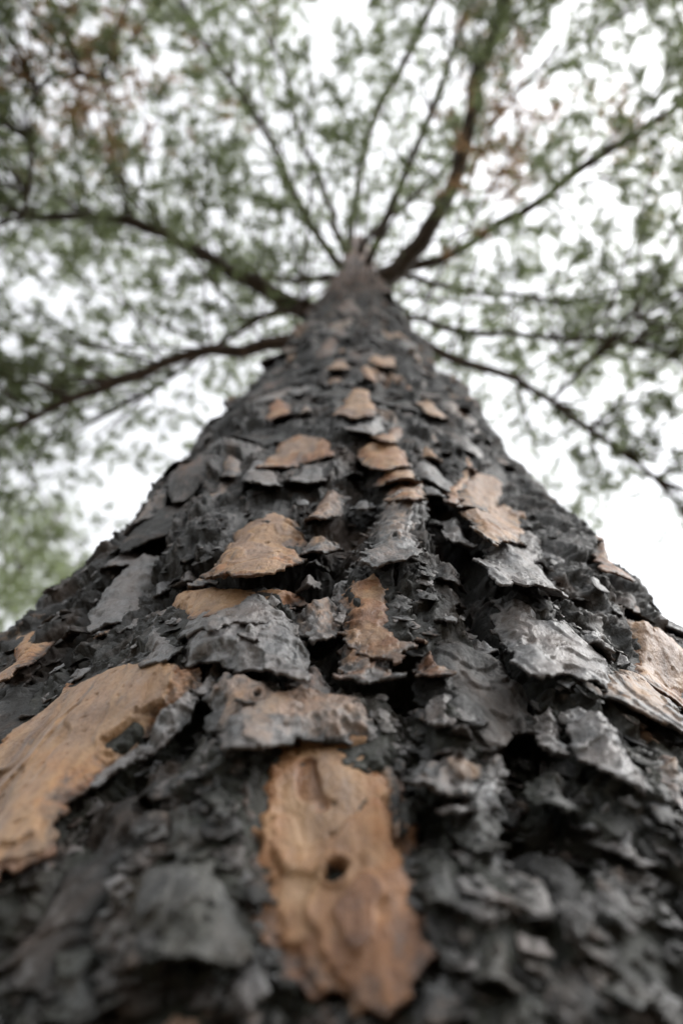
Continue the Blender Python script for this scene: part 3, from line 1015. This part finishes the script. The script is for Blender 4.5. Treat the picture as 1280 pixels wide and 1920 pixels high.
for wh, (zh, nb, ln) in enumerate([(5.0, 4, 2.6), (6.0, 4, 2.4), (7.0, 4, 2.1), (8.0, 4, 1.8), (9.2, 4, 1.4), (10.4, 4, .9), (11.6, 4, .5)]):
    a0 = r2.uniform(0, 6.28)
    for j in range(nb):
        az = a0 + j * 2 * math.pi / nb + r2.normal(0, .18)
        L_ = ln * r2.uniform(.8, 1.15)
        dirv = np.array([math.cos(az), math.sin(az), 0])
        P = []
        bend = r2.normal(0, .25)
        for f in np.linspace(0, 1, 6):
            side = np.array([-dirv[1], dirv[0], 0]) * bend * f * f * L_
            P.append(dirv * f * L_ + side + np.array([0, 0, zh + CAM_H + L_ * (.25 * f + .18 * f * f) + r2.normal(0, .02)]))
        pts, rr_ = resample(P, np.linspace(.010, .003, 6) * (ln / 2.2) ** .5, .12)
        branches.append([pts, rr_])
# lower whorl on the far side and behind the camera, for the crown's body
for az, zh, L_ in ((1.2, 3.4, 2.6), (2.0, 3.6, 2.6), (-1.2, 4.6, 2.8), (-2.2, 4.8, 2.6)):
    dirv = np.array([math.cos(az), math.sin(az), 0])
    P = [dirv * f * L_ + np.array([0, 0, zh + CAM_H + .35 * f * L_]) + r2.normal(0, .03, 3) for f in np.linspace(0, 1, 6)]
    pts, rr_ = resample(P, np.linspace(.03, .007, 6), .12)
    branches.append([pts, rr_])

# ---- sprays of needles on twigs
GAPS = [  # openings in the crown as seen from the foot of the tree (x, y, rx, ry)
 (335,505,55,50),(340,610,70,45),(175,900,80,120),(275,815,100,65),(1230,1040,80,170),(1250,870,50,60),(1200,60,50,80),
 (850,30,50,45),(1060,400,40,45),(880,130,25,50),(430,350,30,30),(45,70,35,30),(1180,400,50,30),
 (640,380,16,40),(40,560,35,35),(980,820,30,40),(560,130,25,50),(400,740,45,35),(1235,545,45,40),(1090,330,30,25),
]
DRY = [(120,130,150,110),(985,90,80,130),(965,240,50,130),(60,20,120,60),(1180,170,50,70),(520,15,40,30),(1230,260,60,40)]
nodesP = np.concatenate([b[0] for b in branches])
nodeB = np.concatenate([np.full(len(b[0]), i) for i, b in enumerate(branches)])
nrho = np.hypot(nodesP[:, 0], nodesP[:, 1])
r3 = np.random.default_rng(33)
traced = np.concatenate([b[0] for b in branches[:len(BR)]])
bpx, bpy_, _ = to_pixel(traced)
bdep = np.linalg.norm(traced - CAM, axis=1)


def tuft(base, d, n, ln, wd, r):
    """needles fanning out from a shoot tip: each one a long thin triangle"""
    dirs = d + r.normal(0, .85, (n, 3))
    dirs /= np.linalg.norm(dirs, axis=1)[:, None]
    side = np.cross(dirs, r.normal(0, 1, (n, 3)))
    side /= np.linalg.norm(side, axis=1)[:, None] + 1e-9
    b0 = base - d * r.uniform(0, .07, (n, 1))
    l = ln * r.uniform(.7, 1.15, (n, 1))
    return np.stack([b0 - side * wd, b0 + side * wd, b0 + dirs * l], 1).reshape(-1, 3)


twig_v = {}
needle_v = {}
placed = 0
occ = {}
used = np.zeros(len(nodesP))
for attempt in range(9000):
    px, py = r3.uniform(-420, 1700), r3.uniform(-420, 1330)
    if py > 700 and abs(px - 660) < (py - 500) * .80:
        continue
    zh = 3.0 + 5.5 * r3.random() ** 1.2
    v = ray(px, py)
    if v[2] < .25:
        continue
    T = CAM + v * (zh / v[2])
    rho = math.hypot(T[0], T[1])
    if abs(px - 668) < 45 and 430 < py < 600:
        continue
    if rho < .35 or rho > 3.4 + .2 * r3.random() or rho > 1.3 + (12.3 - zh) * .36:
        continue
    bd = np.hypot(bpx - px, bpy_ - py)
    kk = int(np.argmin(bd))
    if bd[kk] < 56 and np.linalg.norm(T - CAM) < bdep[kk] + .15:
        continue
    skip = False
    for gx_, gy_, rx, ry in GAPS:
        e = ((px - gx_) / (rx + 25)) ** 2 + ((py - gy_) / (ry + 25)) ** 2
        if e < 1.0 and r3.random() < .93:
            skip = True
            break
    if skip:
        continue
    bk = (int(px // 75), int(py // 75))
    if occ.get(bk, 0) >= (3 if r3.random() < (.3 if px < 380 and py < 380 else .85) else 2):
        continue
    dv = nodesP - T
    dist = np.linalg.norm(dv, axis=1) + np.where(nrho > rho, (nrho - rho) * 2, 0) + np.where(nodesP[:, 2] > T[2] + .1, .3, 0) + .12 * used
    k = int(np.argmin(dist))
    Lg = np.linalg.norm(dv[k])
    if Lg > 1.35:
        continue
    occ[bk] = occ.get(bk, 0) + 1
    used[max(0, k - 1):k + 2] += 1
    bi = int(nodeB[k])
    S = nodesP[k]
    dry = any(((px - a) / b) ** 2 + ((py - c) / d) ** 2 < 1 for a, c, b, d in DRY) and r3.random() < .95
    mid = .5 * (S + T) + np.array([0, 0, -.06 * Lg]) + r3.normal(0, .05 * Lg, 3)
    tp, tr = resample([S, mid, T], [.0028 + .002 * Lg, .0022, .001], .12)
    tv_, tf_ = tube(tp, tr, 5, attempt, .05)
    twig_v.setdefault(bi, []).append((tv_, tf_))
    nt_ = int(r3.integers(7, 11))
    for q in range(nt_):
        f = r3.uniform(.45, 1.0)
        base = tp[min(int(f * (len(tp) - 1)), len(tp) - 1)] + r3.normal(0, .085, 3)
        d = (T - S) / (Lg + 1e-6) * .35 + r3.normal(0, .6, 3) + np.array([0, 0, .25])
        d /= np.linalg.norm(d)
        needle_v.setdefault((bi, dry and r3.random() < .85), []).append(tuft(base, d, 24, .075, .0036, r3))
    placed += 1
print('sprays', placed)

for bi, (pts, rr_) in enumerate(branches):
    V0, F0 = tube(pts, rr_, 9, bi, .07)
    vv, ff, o_ = [V0], [F0], len(V0)
    for tv_, tf_ in twig_v.get(bi, []):
        vv.append(tv_)
        ff.append(tf_ + o_)
        o_ += len(tv_)
    b_ob = link('branch', np.concatenate(vv), np.concatenate(ff), UBARK, tree)
    for dry in (False, True):
        L_ = needle_v.get((bi, dry))
        if L_:
            nv = np.concatenate(L_)
            nf = np.arange(len(nv)).reshape(-1, 3)
            o2 = link('dry_needles' if dry else 'needles', nv, nf, BROWN if dry else GREEN, b_ob, False)
            o2['kind'] = 'stuff'


# ------------------------------------------------------------------ neighbouring pines
def neighbour(x, y, hgt, z_low, spread, label, seed, tufts):
    r = np.random.default_rng(seed)
    e = bpy.data.objects.new('pine_tree', None)
    e.location = (x, y, 0)
    scene.collection.objects.link(e)
    e['label'] = label
    e['category'] = 'tree'
    zs = np.linspace(-.1, hgt, 24)
    P = np.stack([.08 * np.sin(zs * .7 + seed), .08 * np.cos(zs * .5 + seed), zs], 1)
    V0, F0 = tube(P, np.interp(zs, [0, 1, hgt], [.22, .17, .015]), 14, seed, .06)
    link('trunk', V0, F0, UBARK, e)
    for j in range(16):
        zb = z_low + (hgt - z_low) * (j + .3) / 16.5
        for az in r.uniform(0, 6.28) + np.array([0, 2.1, 4.2]) + r.normal(0, .3, 3):
            L_ = spread * (1 - (zb - z_low) / (hgt - z_low)) ** .7 * r.uniform(.75, 1.1) + .25
            dv = np.array([math.cos(az), math.sin(az), 0])
            Q = [dv * f * L_ + np.array([0, 0, zb + .3 * f * L_]) + r.normal(0, .03, 3) * f for f in np.linspace(0, 1, 5)]
            pts, rr_ = resample(Q, np.linspace(.028, .006, 5), .2)
            V1, F1 = tube(pts, rr_, 6, seed + j, .06)
            b = link('branch', V1, F1, UBARK, e)
            tv_ = []
            for q in range(int(tufts * L_)):
                f = r.uniform(.25, 1.0)
                base = pts[int(f * (len(pts) - 1))] + r.normal(0, .16, 3) * (1.3 - .4 * f)
                d = dv * .6 + r.normal(0, .5, 3) + np.array([0, 0, .3])
                tv_.append(tuft(base, d / np.linalg.norm(d), 14, .12, .005, r))
            nv = np.concatenate(tv_)
            o2 = link('needles', nv, np.arange(len(nv)).reshape(-1, 3), GREEN, b, False)
            o2['kind'] = 'stuff'


neighbour(-5.3, 5.0, 14.0, 5.5, 2.6, 'neighbouring pine whose soft green foliage shows low at the left behind the trunk', 51, 80)

# ------------------------------------------------------------------ unseen wood around, added to block low sky light
r4 = np.random.default_rng(77)
nq = 16000
az = r4.uniform(0, 2 * math.pi, nq)
dist_ = r4.uniform(9.5, 15, nq)
top_ = 7.6 + 1.6 * np.sin(az * 9) * np.sin(az * 4 + 1) + .9 * np.sin(az * 23)
cz = r4.uniform(.2, 1, nq) ** .8 * top_ * (dist_ / 11)
ctr = np.stack([np.cos(az) * dist_, np.sin(az) * dist_, cz], 1)
e1_ = r4.normal(0, 1, (nq, 3))
e1_ /= np.linalg.norm(e1_, axis=1)[:, None]
e2_ = np.cross(e1_, r4.normal(0, 1, (nq, 3)))
e2_ /= np.linalg.norm(e2_, axis=1)[:, None]
sz = r4.uniform(.14, .34, nq)[:, None]
wv = np.stack([ctr - e1_ * sz, ctr + e2_ * sz * .55, ctr + e1_ * sz, ctr - e2_ * sz * .45], 1).reshape(-1, 3)
wood = link('light_block_wood', wv, np.arange(len(wv)).reshape(-1, 4), GREEN, None, False)
wood['kind'] = 'stuff'
wood['label'] = 'unseen ring of green foliage around the pine, added to block low sky light'

n_tri = sum(len(o.data.loops) - 2 * len(o.data.polygons) for o in scene.objects if o.type == 'MESH')
print('plates', n_pl, 'flakes', len(spots), 'triangles', n_tri)
